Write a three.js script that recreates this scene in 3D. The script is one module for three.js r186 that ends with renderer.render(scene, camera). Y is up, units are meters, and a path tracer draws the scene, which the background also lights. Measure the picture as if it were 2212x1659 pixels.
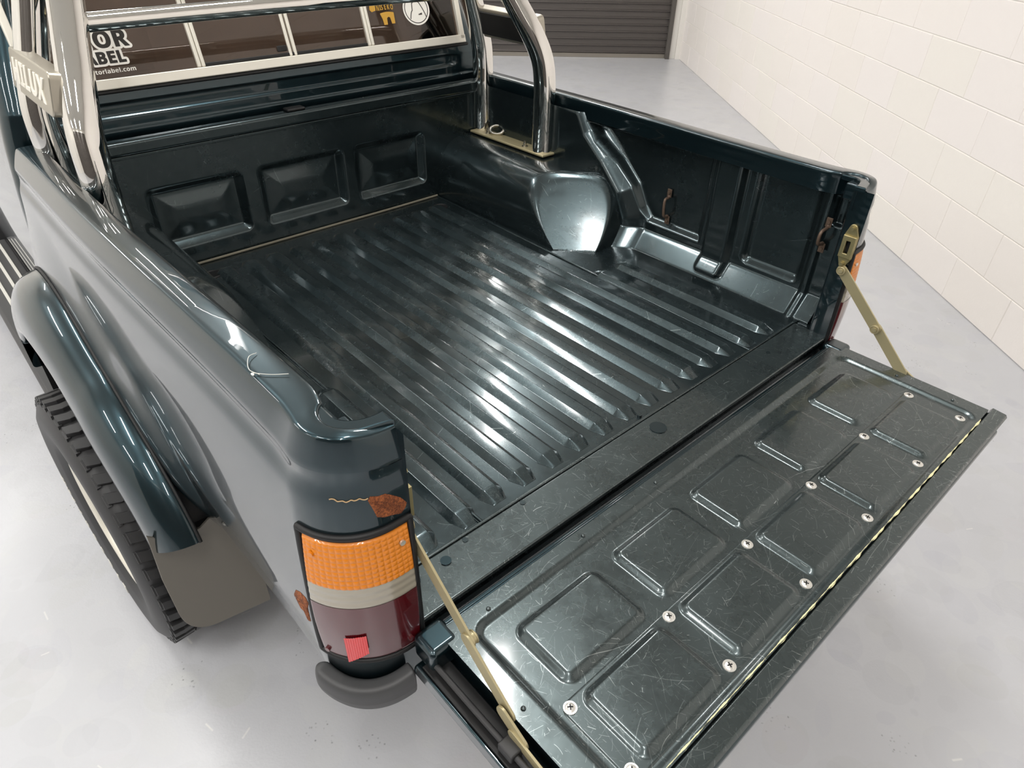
import * as THREE from 'three';
import { mergeGeometries, mergeVertices } from 'three/addons/utils/BufferGeometryUtils.js';
import { RoundedBoxGeometry } from 'three/addons/geometries/RoundedBoxGeometry.js';
import { FontLoader } from 'three/addons/loaders/FontLoader.js';
import { TextGeometry } from 'three/addons/geometries/TextGeometry.js';
import { RectAreaLightUniformsLib } from 'three/addons/lights/RectAreaLightUniformsLib.js';

/* ------------------------------------------------ camera, exposure, lights */
const G = 0.86;                       // height of the cargo floor over the ground
const renderer = new THREE.WebGLRenderer({ antialias: true });
renderer.toneMapping = THREE.LinearToneMapping;
renderer.toneMappingExposure = 1.0;
renderer.shadowMap.enabled = true;
const scene = new THREE.Scene();
scene.background = new THREE.Color(0x0c0c0c);
const camera = new THREE.PerspectiveCamera(59.079, 2212 / 1659, 0.05, 60);
camera.rotation.order = 'YXZ';
camera.position.set(-0.99645, 0.94777 + G, 0.56758);
camera.rotation.set(-0.6296226, -0.7448286, 0.0232316);
scene.add(camera);

// room axes: the truck stands at an angle in the workshop
const TH = -40.5 * Math.PI / 180, CORNER = new THREE.Vector3(7.402, 0, -5.344);
const ROOM = { W: 9.6, L: 14.5, H: 4.3 };      // x_r from -W to 0, z_r from 0 to L
function inRoom(o, x, y, z) {
  const c = Math.cos(TH), s = Math.sin(TH);
  o.position.set(CORNER.x + x * c + z * s, y, CORNER.z - x * s + z * c);
  o.rotation.y = TH;
  return o;
}
const LIGHT_COLOR = new THREE.Color(1.0, 0.985, 0.962);
const LIGHT_POWER = 68;
const LIGHT_SPOTS = [];
for (const [x, zs] of [[-2.5, [1.2, 4.3, 7.95, 10.9, 13.4]], [-5.0, [1.2, 4.3, 7.5, 10.7, 13.4]], [-8.0, [1.4, 4.6, 7.8, 11.0, 13.4]]]) for (const z of zs) LIGHT_SPOTS.push([x, z]);
RectAreaLightUniformsLib.init();
for (const [x, z] of LIGHT_SPOTS) {
  const l = new THREE.RectAreaLight(LIGHT_COLOR, LIGHT_POWER, 0.16, 1.45);
  inRoom(l, x, ROOM.H - 0.16, z);
  l.rotation.order = 'YXZ'; l.rotation.x = -Math.PI / 2;
  l.name = 'batten_area_light'; l.castShadow = true;
  scene.add(l);
}

/* ------------------------------------------------ helpers */
let seed = 12345;
const rnd = () => { seed = (seed * 1664525 + 1013904223) >>> 0; return seed / 4294967296; };
const rr = (a, b) => a + (b - a) * rnd();
const lerp = (a, b, t) => a + (b - a) * t;
const clamp = (v, a, b) => Math.min(b, Math.max(a, v));
const sstep = (a, b, v) => { const t = clamp((v - a) / (b - a), 0, 1); return t * t * (3 - 2 * t); };
const used = new Map();
function numbered(n) { const k = used.get(n) || 0; used.set(n, k + 1); return k ? n + '_' + String(k).padStart(3, '0') : n; }
function setup(m) { m.castShadow = true; m.receiveShadow = true; return m; }
function thing(name, label, category, group) {
  const o = new THREE.Group(); o.name = numbered(name); o.userData = { label, category };
  if (group) o.userData.group = group; scene.add(o); return o;
}
function struct(name, geo, mat, parent = scene) {
  const m = setup(new THREE.Mesh(geo, mat)); m.name = name; parent.add(m);
  if (parent === scene) m.userData.kind = 'structure';
  return m;
}
function part(name, geo, mat, parent, label) {
  const m = setup(new THREE.Mesh(geo, mat)); m.name = name; parent.add(m);
  if (label) m.userData.label = label;
  return m;
}
function sub(name, parent, label) { const g = new THREE.Group(); g.name = name; parent.add(g); if (label) g.userData.label = label; return g; }
// surface from a function of two numbers 0..1; keep(i,j) may leave cells out
function grid(nu, nv, fn, keep) {
  const pos = [], uv = [], idx = [];
  for (let j = 0; j <= nv; j++) for (let i = 0; i <= nu; i++) {
    const p = fn(i / nu, j / nv, i, j); pos.push(p[0], p[1], p[2]); uv.push(p[3] ?? i / nu, p[4] ?? j / nv);
  }
  for (let j = 0; j < nv; j++) for (let i = 0; i < nu; i++) {
    if (keep && !keep(i, j)) continue;
    const a = j * (nu + 1) + i, b = a + 1, c = a + nu + 1, d = c + 1;
    idx.push(a, b, c, b, d, c);
  }
  const g = new THREE.BufferGeometry();
  g.setAttribute('position', new THREE.Float32BufferAttribute(pos, 3));
  g.setAttribute('uv', new THREE.Float32BufferAttribute(uv, 2));
  g.setIndex(idx); g.computeVertexNormals();
  return g;
}
function box(x0, x1, y0, y1, z0, z1, r = 0.002) {
  const w = x1 - x0, h = y1 - y0, d = z1 - z0;
  const g = r > 0 ? new RoundedBoxGeometry(w, h, d, 2, Math.min(r, w / 2.01, h / 2.01, d / 2.01)) : new THREE.BoxGeometry(w, h, d);
  g.translate((x0 + x1) / 2, (y0 + y1) / 2, (z0 + z1) / 2); return g;
}
const flat = (g) => { const h = g.index ? g.toNonIndexed() : g; for (const k of Object.keys(h.attributes)) if (!['position', 'normal', 'uv'].includes(k)) h.deleteAttribute(k); return h; };
const merge = (...gs) => mergeGeometries(gs.map(flat));
function tube(points, r, seg = 60, rad = 20, tension = 0.5) {
  const c = new THREE.CatmullRomCurve3(points.map((p) => new THREE.Vector3(...p)), false, 'catmullrom', tension);
  return new THREE.TubeGeometry(c, seg, r, rad, false);
}
function cyl(r, h, seg = 20) { return new THREE.CylinderGeometry(r, r, h, seg); }
// signed distance to a rounded rectangle
function sdRR(x, y, x0, x1, y0, y1, r) {
  const qx = Math.abs(x - (x0 + x1) / 2) - (x1 - x0) / 2 + r, qy = Math.abs(y - (y0 + y1) / 2) - (y1 - y0) / 2 + r;
  return Math.hypot(Math.max(qx, 0), Math.max(qy, 0)) + Math.min(Math.max(qx, qy), 0) - r;
}
function sdPoly(x, y, P) {
  let d = 1e9, inside = false;
  for (let i = 0, j = P.length - 1; i < P.length; j = i++) {
    const [ax, ay] = P[j], [bx, by] = P[i], ex = bx - ax, ey = by - ay, wx = x - ax, wy = y - ay;
    const t = clamp((wx * ex + wy * ey) / (ex * ex + ey * ey), 0, 1);
    d = Math.min(d, Math.hypot(wx - ex * t, wy - ey * t));
    if ((by > y) !== (ay > y) && x < (ax - bx) * (y - by) / (ay - by) + bx) inside = !inside;
  }
  return inside ? -d : d;
}
function interp(tab, v) {           // [[key, value], ...] rising keys
  if (v <= tab[0][0]) return tab[0][1];
  for (let i = 1; i < tab.length; i++) if (v <= tab[i][0]) {
    const t = (v - tab[i - 1][0]) / (tab[i][0] - tab[i - 1][0]); return lerp(tab[i - 1][1], tab[i][1], t);
  }
  return tab[tab.length - 1][1];
}
function smoothTab(tab, n = 60) {   // Catmull-Rom resample of a table
  const c = new THREE.CatmullRomCurve3(tab.map(([k, v]) => new THREE.Vector3(k, v, 0)), false, 'centripetal');
  const out = []; for (let i = 0; i <= n; i++) { const p = c.getPoint(i / n); out.push([p.x, p.y]); } return out;
}

/* ------------------------------------------------ textures and materials */
function canvasTex(w, h, draw, srgb = true, repeat) {
  const c = document.createElement('canvas'); c.width = w; c.height = h; draw(c.getContext('2d'), w, h);
  const t = new THREE.CanvasTexture(c); t.magFilter = THREE.LinearFilter;
  t.wrapS = t.wrapT = THREE.RepeatWrapping; if (srgb) t.colorSpace = THREE.SRGBColorSpace;
  if (repeat) t.repeat.set(repeat[0], repeat[1]);
  return t;
}
function noiseField(n, oct, sd) {   // tiling value noise 0..1
  let s = sd; const r = () => { s = (s * 1664525 + 1013904223) >>> 0; return s / 4294967296; };
  const out = new Float32Array(n * n); let tot = 0;
  for (const [cells, amp] of oct) {
    const g = new Float32Array(cells * cells).map(() => r()); tot += amp;
    for (let y = 0; y < n; y++) for (let x = 0; x < n; x++) {
      const fx = x / n * cells, fy = y / n * cells, ix = fx | 0, iy = fy | 0;
      let tx = fx - ix, ty = fy - iy; tx = tx * tx * (3 - 2 * tx); ty = ty * ty * (3 - 2 * ty);
      const a = g[iy * cells + ix], b = g[iy * cells + (ix + 1) % cells], c = g[((iy + 1) % cells) * cells + ix], d = g[((iy + 1) % cells) * cells + (ix + 1) % cells];
      out[y * n + x] += amp * lerp(lerp(a, b, tx), lerp(c, d, tx), ty);
    }
  }
  for (let i = 0; i < out.length; i++) out[i] /= tot;
  return out;
}
function dataTex(n, fn, srgb, repeat) {
  const d = new Uint8Array(n * n * 4);
  for (let i = 0; i < n * n; i++) { const c = fn(i, i % n, (i / n) | 0); d[4 * i] = c[0]; d[4 * i + 1] = c[1]; d[4 * i + 2] = c[2]; d[4 * i + 3] = 255; }
  const t = new THREE.DataTexture(d, n, n); t.magFilter = t.minFilter = THREE.LinearFilter; t.wrapS = t.wrapT = THREE.RepeatWrapping;
  if (srgb) t.colorSpace = THREE.SRGBColorSpace; if (repeat) t.repeat.set(...repeat); t.needsUpdate = true; return t;
}
const PAINT = [56, 68, 71];
function scratchSet(n, count, long, lo, hi, sd) {
  let s = sd; const r = () => { s = (s * 1664525 + 1013904223) >>> 0; return s / 4294967296; };
  return (g, w, h) => {
    for (let k = 0; k < count; k++) {
      const x = r() * w, y = r() * h, a = r() * 6.283, l = (0.15 + r() * r()) * long * w, cv = (r() - 0.5) * 0.6;
      g.strokeStyle = `rgba(205,212,210,${lo + (hi - lo) * r() * r()})`; g.lineWidth = 0.8 + r() * r() * 2.4;
      g.beginPath(); g.moveTo(x, y); g.quadraticCurveTo(x + Math.cos(a + cv) * l / 2, y + Math.sin(a + cv) * l / 2, x + Math.cos(a) * l, y + Math.sin(a) * l); g.stroke();
    }
  };
}
const wornMap = (sd, n1, n2, dust, base = PAINT) => canvasTex(2048, 2048, (g, w, h) => {
  g.fillStyle = `rgb(${base})`; g.fillRect(0, 0, w, h);
  let s = sd; const r = () => { s = (s * 1664525 + 1013904223) >>> 0; return s / 4294967296; };
  for (let k = 0; k < dust; k++) {       // dust and scuffed speckle
    const x = r() * w, y = r() * h, R = 10 + r() * 60;
    for (let q = 0; q < 60; q++) { const a = r() * 6.283, d = R * Math.sqrt(r()); g.fillStyle = `rgba(150,155,150,${0.05 + r() * 0.2})`; g.fillRect(x + Math.cos(a) * d * 0.5, y + Math.sin(a) * d * 2, 1 + r() * 2, 1 + r() * 3); }
  }
  scratchSet(0, n1, 0.035, 0.12, 0.85, sd + 7)(g, w, h); scratchSet(0, n2, 0.14, 0.10, 0.75, sd + 9)(g, w, h);
});
const N512 = noiseField(512, [[4, 1], [9, 0.8], [23, 0.6], [60, 0.4], [150, 0.25]], 77);
const N512b = noiseField(512, [[30, 1], [80, 0.8], [170, 0.7], [256, 0.6]], 99);
const roughWorn = dataTex(512, (i) => { const v = clamp(84 + (N512[i] - 0.5) * 70 + (N512b[i] - 0.5) * 40, 20, 255); return [v, v, v]; });
const mapTail = wornMap(31, 3600, 520, 120, [70, 79, 80]), mapBed = wornMap(57, 700, 70, 300);
mapTail.repeat.set(1.6, 1.6); mapBed.repeat.set(1.1, 1.1); roughWorn.repeat.set(1.7, 1.7);

const M = {};
M.paint = new THREE.MeshPhysicalMaterial({ color: new THREE.Color().setRGB(0.015, 0.034, 0.042), metalness: 0.85, roughness: 0.28, clearcoat: 1, clearcoatRoughness: 0.02 });
M.bed = new THREE.MeshPhysicalMaterial({ map: mapBed, metalness: 0.85, roughness: 0.42, roughnessMap: roughWorn, clearcoat: 0.75, clearcoatRoughness: 0.1 });
M.bed.roughness = 0.72;
M.tail = new THREE.MeshPhysicalMaterial({ map: mapTail, metalness: 0.8, roughness: 0.9, roughnessMap: roughWorn, clearcoat: 0.6, clearcoatRoughness: 0.09 });
const mapRib = wornMap(83, 500, 60, 1500); mapRib.repeat.set(1.1, 1.1);
M.rib = new THREE.MeshPhysicalMaterial({ map: mapRib, metalness: 0.8, roughness: 0.8, roughnessMap: roughWorn, clearcoat: 0.7, clearcoatRoughness: 0.1 });
M.chrome = new THREE.MeshStandardMaterial({ color: 0xe6e4e0, metalness: 1, roughness: 0.035 });
M.steel = new THREE.MeshStandardMaterial({ color: 0xb9b6ae, metalness: 1, roughness: 0.3 });
M.zinc = new THREE.MeshStandardMaterial({ color: 0xb0a582, metalness: 0.45, roughness: 0.4 });
M.brass = new THREE.MeshStandardMaterial({ color: 0xa99d74, metalness: 0.8, roughness: 0.35 });
M.screw = new THREE.MeshStandardMaterial({ color: 0xdedcd6, metalness: 0.75, roughness: 0.3 });
M.black = new THREE.MeshStandardMaterial({ color: 0x0b0b0c, roughness: 0.55 });
M.rubber = new THREE.MeshStandardMaterial({ color: 0x29292a, roughness: 0.5 });
M.plastic = new THREE.MeshStandardMaterial({ color: 0x3f3f40, roughness: 0.5 });
M.hook = new THREE.MeshStandardMaterial({ color: 0x6d5b4e, metalness: 0.5, roughness: 0.5 });
M.alloy = new THREE.MeshStandardMaterial({ color: 0xe3dfd2, metalness: 0.35, roughness: 0.35 });
M.whiteTrim = new THREE.MeshStandardMaterial({ color: 0xeeeade, metalness: 0.3, roughness: 0.35 });
M.letter = new THREE.MeshStandardMaterial({ color: 0xdcdad2, roughness: 0.6 });
M.glass = new THREE.MeshPhysicalMaterial({ color: 0xd6cdc6, transmission: 1, thickness: 0, roughness: 0.0, ior: 1.5 });
M.cabin = new THREE.MeshStandardMaterial({ color: 0xdcd8d4, roughness: 0.9 });
M.sealant = new THREE.MeshStandardMaterial({ color: 0xd9d3a6, roughness: 0.8 });
M.seam = new THREE.MeshStandardMaterial({ color: 0x6f6a5c, roughness: 0.8 });
M.amber = new THREE.MeshPhysicalMaterial({ color: 0xd47a00, roughness: 0.4, clearcoat: 0.5, clearcoatRoughness: 0.05 });
M.clearLens = new THREE.MeshPhysicalMaterial({ color: 0x9c9586, roughness: 0.25, clearcoat: 1, clearcoatRoughness: 0.05 });
M.redLens = new THREE.MeshPhysicalMaterial({ color: 0x4e0810, roughness: 0.25, clearcoat: 1, clearcoatRoughness: 0.02 });
M.reflector = new THREE.MeshPhysicalMaterial({ color: 0xd01818, roughness: 0.25, clearcoat: 1 });
const rustTex = dataTex(256, (i, x, y) => { const k = (y * 2 % 512) * 512 + (x * 2 % 512), v = N512b[k] * 1.3 + (N512[k] - 0.5) * 0.7 - 0.15; const t = clamp(v, 0, 1); return [lerp(58, 186, t), lerp(26, 108, t), lerp(12, 58, t)]; }, true, [14, 14]);
M.rust = new THREE.MeshStandardMaterial({ map: rustTex, roughness: 0.95 });
M.crack = new THREE.MeshStandardMaterial({ color: 0xb79a74, roughness: 0.9 });

/* ------------------------------------------------ the workshop */
const floorTex = canvasTex(2048, 2048, (g, w, h) => {
  g.fillStyle = 'rgb(190,191,195)'; g.fillRect(0, 0, w, h);
  let s = 5; const r = () => { s = (s * 1664525 + 1013904223) >>> 0; return s / 4294967296; };
  for (let k = 0; k < 3000; k++) { g.fillStyle = `rgba(${r() < 0.5 ? '150,150,152' : '215,214,210'},${0.02 + 0.05 * r()})`; const R = 4 + r() * 40; g.beginPath(); g.ellipse(r() * w, r() * h, R, R * (0.3 + r()), r() * 3, 0, 7); g.fill(); }
  for (let k = 0; k < 60; k++) {       // black tyre specks in clusters
    const x = r() * w, y = r() * h;
    for (let q = 0; q < 14; q++) { g.fillStyle = `rgba(60,60,62,${0.15 + r() * 0.4})`; g.fillRect(x + (r() - 0.5) * 40, y + (r() - 0.5) * 40, 0.6 + r() * 1.6, 0.6 + r() * 1.6); }
  }
  for (let k = 0; k < 60; k++) { g.strokeStyle = `rgba(228,226,220,${0.3 + 0.4 * r()})`; g.lineWidth = 1 + r() * 2; const x = r() * w, y = r() * h; g.beginPath(); g.moveTo(x, y); g.lineTo(x + (r() - 0.5) * 30, y + (r() - 0.5) * 30); g.stroke(); }
}, true, [0.25, 0.25]);
const floorRough = dataTex(512, (i) => { const v = clamp(118 + (N512[i] - 0.5) * 60, 0, 255); return [v, v, v]; }, false, [0.3, 0.3]);
const floorBump = dataTex(512, (i) => { const v = clamp(128 + (N512b[i] - 0.5) * 200, 0, 255); return [v, v, v]; }, false, [1.6, 1.6]);
M.floor = new THREE.MeshPhysicalMaterial({ map: floorTex, roughness: 0.85, roughnessMap: floorRough, bumpMap: floorBump, bumpScale: 0.0006, clearcoat: 0.4, clearcoatRoughness: 0.24 });
const wallBump = dataTex(512, (i) => { const v = clamp(128 + (N512b[i] - 0.5) * 220, 0, 255); return [v, v, v]; }, false, [1.5, 1.5]);
const wallMats = [0xeee8e3, 0xede8e1, 0xeee8e4, 0xede7e1].map((c) => new THREE.MeshStandardMaterial({ color: c, roughness: 0.62, bumpMap: wallBump, bumpScale: 0.0012 }));
M.wall = new THREE.MeshStandardMaterial({ color: 0xe9e6e0, roughness: 0.7 });
M.ceiling = new THREE.MeshStandardMaterial({ color: 0xd8d6d0, roughness: 0.8 });
{
  const { W, L, H } = ROOM;
  const uvScale = (g) => { const p = g.attributes.position, u = g.attributes.uv; for (let i = 0; i < p.count; i++) u.setXY(i, p.getX(i), p.getZ(i)); return g; };
  inRoom(struct('floor', uvScale(new THREE.BoxGeometry(W + 0.4, 0.2, L + 0.4).translate(-W / 2, -0.1, L / 2)), M.floor), 0, 0, 0);
  inRoom(struct('ceiling', new THREE.BoxGeometry(W + 0.4, 0.2, L + 0.4).translate(-W / 2, H + 0.1, L / 2), M.ceiling), 0, 0, 0);
  inRoom(struct('wall_left', new THREE.BoxGeometry(0.2, H, L).translate(-W - 0.1, H / 2, L / 2), M.wall), 0, 0, 0);
  inRoom(struct('wall_front', new THREE.BoxGeometry(W + 0.4, H, 0.2).translate(-W / 2, H / 2, L + 0.1), M.wall), 0, 0, 0);
  // block wall on the right: each visible block is a piece of its own
  const right = inRoom(struct('wall_right', new THREE.BoxGeometry(0.2, H, L + 0.2).translate(0.0975, H / 2, L / 2 - 0.1), M.wall), 0, 0, 0);
  const bh = 0.2365, bl = 0.473, gap = 0.0035;
  const blockGeo = (len) => {            // chamfered block face with depth
    const s = new THREE.Shape(); const a = len / 2 - 0.0004, b = bh / 2 - gap / 2;
    s.moveTo(-a, -b); s.lineTo(a, -b); s.lineTo(a, b); s.lineTo(-a, b); s.closePath();
    const g = new THREE.ExtrudeGeometry(s, { depth: 0.004, bevelEnabled: true, bevelThickness: 0.003, bevelSize: 0.003, bevelOffset: -0.003, bevelSegments: 1, steps: 1 });
    g.rotateY(-Math.PI / 2); return g;
  };
  const full = blockGeo(bl), half = blockGeo(bl / 2), rest = [];
  for (let r = 0; r < Math.floor(H / bh); r++) {
    let z = 0; let first = r % 2 === 1;
    while (z < L - 0.1) {
      const len = first ? bl / 2 : bl; const geo = first ? half : full; first = false;
      const y = r * bh + bh / 2, zc = z + len / 2, dx = rr(-0.0012, 0.0012);
      if (r < 10 && z < 11.5) {
        const b = part('block', geo, wallMats[(rnd() * 4) | 0], right); b.position.set(dx, y, zc);
      } else rest.push(geo.clone().translate(dx, y, zc));
      z += len;
    }
  }
  const st = part('upper_blocks', merge(...rest), wallMats[0], right); st.userData.kind = 'stuff';
  // end wall with the roller door
  const dw = 5.2, dx0 = -0.155 - dw, dh = 3.2;
  const back = inRoom(struct('wall_back', merge(
    new THREE.BoxGeometry(W + dx0 + 0.2, H, 0.2).translate((-W - 0.2 + dx0) / 2, H / 2, -0.1),
    new THREE.BoxGeometry(dw + 0.16, H - dh, 0.2).translate(dx0 + (dw + 0.16) / 2, dh + (H - dh) / 2, -0.1),
    new THREE.BoxGeometry(0.07, H, 0.2).translate(-0.035, H / 2, -0.1)), M.wall), 0, 0, 0);
  const dm = new THREE.MeshStandardMaterial({ color: 0x5a5552, roughness: 0.38, metalness: 0.25 });
  const door = sub('door_1', scene); door.userData.kind = 'structure'; inRoom(door, 0, 0, 0);
  const ps = new THREE.Shape(); const pitch = 0.083;
ps.moveTo(0.0, 0); ps.lineTo(0.018, 0.003); ps.lineTo(0.0265, 0.008); ps.lineTo(0.028, 0.012); ps.lineTo(0.026, 0.0155); ps.lineTo(0.006, 0.0225); ps.lineTo(0.002, 0.027); ps.lineTo(0.0, pitch * 0.7); ps.lineTo(0.0, pitch); ps.lineTo(-0.012, pitch); ps.lineTo(-0.012, 0); ps.closePath();
  const slat = new THREE.ExtrudeGeometry(ps, { depth: dw - 0.06, bevelEnabled: false, curveSegments: 5 }); slat.rotateY(-Math.PI / 2);
  for (let k = 0; k < 37; k++) { const m = part('slat', slat, dm, door); m.position.set(-0.185, 0.055 + k * pitch, -0.06); }
  part('bottom_rail', box(dx0 + 0.03, -0.185, 0.0, 0.052, -0.075, -0.045, 0.004), new THREE.MeshStandardMaterial({ color: 0x8e887f, roughness: 0.5, metalness: 0.3 }), door, 'grey metal bottom rail of the roller door');
  part('guide_channel', merge(box(-0.205, -0.15, 0, dh, -0.085, 0.015, 0.004)), new THREE.MeshStandardMaterial({ color: 0x57534f, roughness: 0.5 }), door);
  part('guide_channel', merge(box(dx0, dx0 + 0.055, 0, dh, -0.085, 0.015, 0.004)), new THREE.MeshStandardMaterial({ color: 0x57534f, roughness: 0.5 }), door);
  inRoom(struct('trim_1', box(-0.149, -0.07, 0, dh, -0.06, -0.02, 0.004), M.wall), 0, 0, 0);
  const door2 = sub('door_2', scene); door2.userData.kind = 'structure'; inRoom(door2, 0, 0, 0);
  const slat2 = new THREE.ExtrudeGeometry(ps, { depth: 8.6, bevelEnabled: false, curveSegments: 4 }); slat2.rotateY(Math.PI / 2);
  for (let k = 0; k < 46; k++) { const m = part('slat', slat2, dm, door2); m.position.set(-9.0, 0.05 + k * pitch, L - 0.02); }
  // lights
  const tubeMat = new THREE.MeshStandardMaterial({ color: 0xffffff, emissive: LIGHT_COLOR, emissiveIntensity: 6 });
  const tg = cyl(0.013, 1.42, 12).rotateX(Math.PI / 2), hg = merge(box(-0.09, 0.09, 0.045, 0.10, -0.76, 0.76, 0.01)), eg = merge(box(-0.08, 0.08, 0, 0.05, 0.72, 0.745, 0.004));
  for (const [x, z] of LIGHT_SPOTS) {
    const row = x > -3 ? 'in the row beside the block wall' : x > -6 ? 'in the middle row above the truck' : 'in the row far from the block wall';
    const t = thing('ceiling_light', 'white twin tube ceiling batten ' + row, 'light', 'ceiling battens ' + row);
    inRoom(t, x, H - 0.1, z);
    part('housing', hg, M.ceiling, t);
    for (const s of [-1, 1]) { const m = part('lamp_tube', tg, tubeMat, t); m.position.set(s * 0.045, 0.022, 0); const e = part('lamp_holder', eg, M.ceiling, t); if (s < 0) e.rotation.y = Math.PI; }
  }
}

/* ------------------------------------------------ the truck */
const truck = thing('pickup_truck', 'dark green pickup truck with scratched open cargo bed and lowered tailgate', 'truck');
const T = (name, geo, mat, label) => { const m = part(name, geo, mat, truck, label); m.position.y = G; return m; };
const TG = (name, label) => { const g = sub(name, truck, label); g.position.y = G; return g; };

/* --- outer bed sides: a profile swept along the side and round the rear corner */
const ZC = -1.12, YC = -0.478, RT = 0.382;            // rear axle, tyre radius
const RAIL = smoothTab([[0.716, 0.352], [0.716, 0.375], [0.716, 0.398], [0.7175, 0.4035], [0.722, 0.406], [0.735, 0.407], [0.752, 0.4065], [0.764, 0.4055], [0.7685, 0.4035], [0.7715, 0.399], [0.777, 0.387], [0.783, 0.372], [0.7865, 0.362], [0.7875, 0.355]], 56);
const SIDE = smoothTab([[-0.18, 0.782], [-0.13, 0.800], [-0.06, 0.809], [0.02, 0.812], [0.12, 0.809], [0.22, 0.804], [0.28, 0.799], [0.305, 0.795], [0.322, 0.7885], [0.335, 0.7855], [0.355, 0.7875]], 80);
const archGrow = (ph) => 1 + 0.30 * sstep(1.3, 2.3, ph);          // the arch bulge rises towards the cab
const XR = 0.792, RC = 0.11, XE = 0.656, LS = 1.52 - RC, LA = RC * Math.PI / 2, LR = XR - RC - XE, STOT = LS + LA + LR;
function pathAt(s) {                  // [x, z, nx, nz, k]
  let x, z, nx, nz;
  if (s < LS) { z = -1.52 + s; x = 0.812 - 0.02 * sstep(-1.1, -RC, z); nx = 1; nz = 0; }
  else if (s < LS + LA) { const a = (s - LS) / RC; x = XR - RC + RC * Math.cos(a); z = -RC + RC * Math.sin(a); nx = Math.cos(a); nz = Math.sin(a); }
  else { x = XR - RC - (s - LS - LA); z = 0; nx = 0; nz = 1; }
  const k = lerp(1, 0.42, sstep(LS - 0.05, LS + LA * 0.8, s));
  return [x, z, nx, nz, k];
}
function bodyPt(sg, s, px, y, off = 0) {
  const [x, z, nx, nz, k] = pathAt(s); let o = (px - 0.812) * k + off;
  if (s < LS && y < 0.34) o += 0.026 * (1 - sstep(0.50, 0.68, Math.hypot(z - ZC, y - YC) / archGrow(Math.atan2(y - YC, z - ZC))));      // swelling round the wheel arch
  return [sg * (x + nx * o), y, z + nz * o];
}
const sideX = (y) => interp(SIDE, y);
function archY(z) { const dz = z - ZC, R = 0.46; return Math.abs(dz) < R ? YC + Math.sqrt(R * R - dz * dz) : -9; }
function yBottom(s) { const z = pathAt(s)[1]; const base = s < LS ? lerp(-0.175, -0.125, sstep(-0.6, -0.1, z)) : lerp(-0.125, -0.132, (s - LS) / (STOT - LS)); return Math.max(base, archY(z)); }
const stations = [];
for (let i = 0; i <= 150; i++) stations.push(LS * i / 150);
for (let i = 1; i <= 22; i++) stations.push(LS + LA * i / 22);
for (let i = 1; i <= 14; i++) stations.push(LS + LA + LR * i / 14);
function bedSideOuter(sg) {
  const NR = RAIL.length - 1, NS = 70;
  const g = grid(stations.length - 1, NR + NS + 2, (u, v, i, j) => {
    const s = stations[i]; let p;
    if (j <= NR) p = bodyPt(sg, s, RAIL[j][0], RAIL[j][1] - 0.010 * sstep(LS + LA * 0.6, STOT, s));
    else {
      const yb = yBottom(s);
      if (j <= NR + NS) { const y = lerp(0.355, yb, (j - NR) / NS); p = bodyPt(sg, s, sideX(y), y); }
      else p = bodyPt(sg, s, sideX(yb), yb + (j - NR - NS) * 0.004, -0.012 * (j - NR - NS));
    }
    return [...p, s, v * 0.6];
  });
  return g;
}
for (const sg of [-1, 1]) T('bed_side', bedSideOuter(sg), M.paint, 'glossy dark green outer bed side with rolled top rail');

for (const sg of [-1, 1]) {
  const s = new THREE.Shape(); s.moveTo(0.712, -0.13); s.lineTo(0.744, -0.13); s.lineTo(0.740, -0.085); s.lineTo(0.724, -0.054); s.lineTo(0.697, -0.036); s.lineTo(0.657, -0.026); s.lineTo(0.657, -0.046); s.quadraticCurveTo(0.70, -0.045, 0.712, -0.075); s.closePath();
  const g = new THREE.ExtrudeGeometry(s, { depth: 0.008, bevelEnabled: true, bevelSize: 0.003, bevelThickness: 0.003, bevelSegments: 2 }); g.rotateX(Math.PI / 2); g.translate(0, 0.3995, 0); if (sg < 0) { g.scale(-1, 1, 1); flipWinding(g); }
  T('corner_cap', g, M.paint, 'dark green top of the rear corner post');
}

/* --- inner bed side walls (pressed sheet) */
const ARC = [[-0.95, 0.345], [-0.911, 0.297], [-0.823, 0.244], [-0.756, 0.186], [-0.716, 0.121], [-0.685, 0.088]];
const POCKET1 = [...ARC, [-0.49, 0.086], [-0.485, 0.345]];
function innerSide(sg) {
  const z0 = -1.484, z1 = -0.072, y1 = 0.372;
  return grid(360, 110, (u, v) => {
    const z = lerp(z0, z1, u), y = lerp(-0.004, y1, v);
    let d = 0.742;                                     // wall plane
    d += 0.020 * sstep(0.008, -0.014, sdPoly(z, y, POCKET1));
    d += 0.020 * sstep(0.008, -0.014, sdRR(z, y, -0.335, -0.155, 0.076, 0.352, 0.02));
    d += 0.012 * sstep(0.003, -0.006, sdRR(z, y, -0.110, -0.080, 0.262, 0.338, 0.006));
    d -= 0.026 * sstep(0.006, -0.012, sdRR(z, y, -0.462, -0.372, 0.016, 0.6, 0.014));      // stake pocket pillar
    d -= 0.010 * sstep(0.003, -0.006, sdRR(z, y, -0.140, -0.118, -0.1, 0.6, 0.004));
    // fillet swelling along the wheel house
    const da = Math.max(0, sdPoly(z, y, [[-1.6, -0.1], [-1.6, 0.4], [-1.0, 0.36], [-0.965, 0.30], [-0.885, 0.235], [-0.80, 0.15], [-0.765, 0.08], [-0.755, -0.1]]));
    d -= 0.042 * (1 - sstep(0, 0.075, da));
    // sloping foot
    const t = clamp(y / 0.060, 0, 1); d -= 0.050 * (1 - t) * (1 - 0.25 * sstep(0.8, 1, t));
    return [sg * d, y, z, z, y];
  });
}
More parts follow.
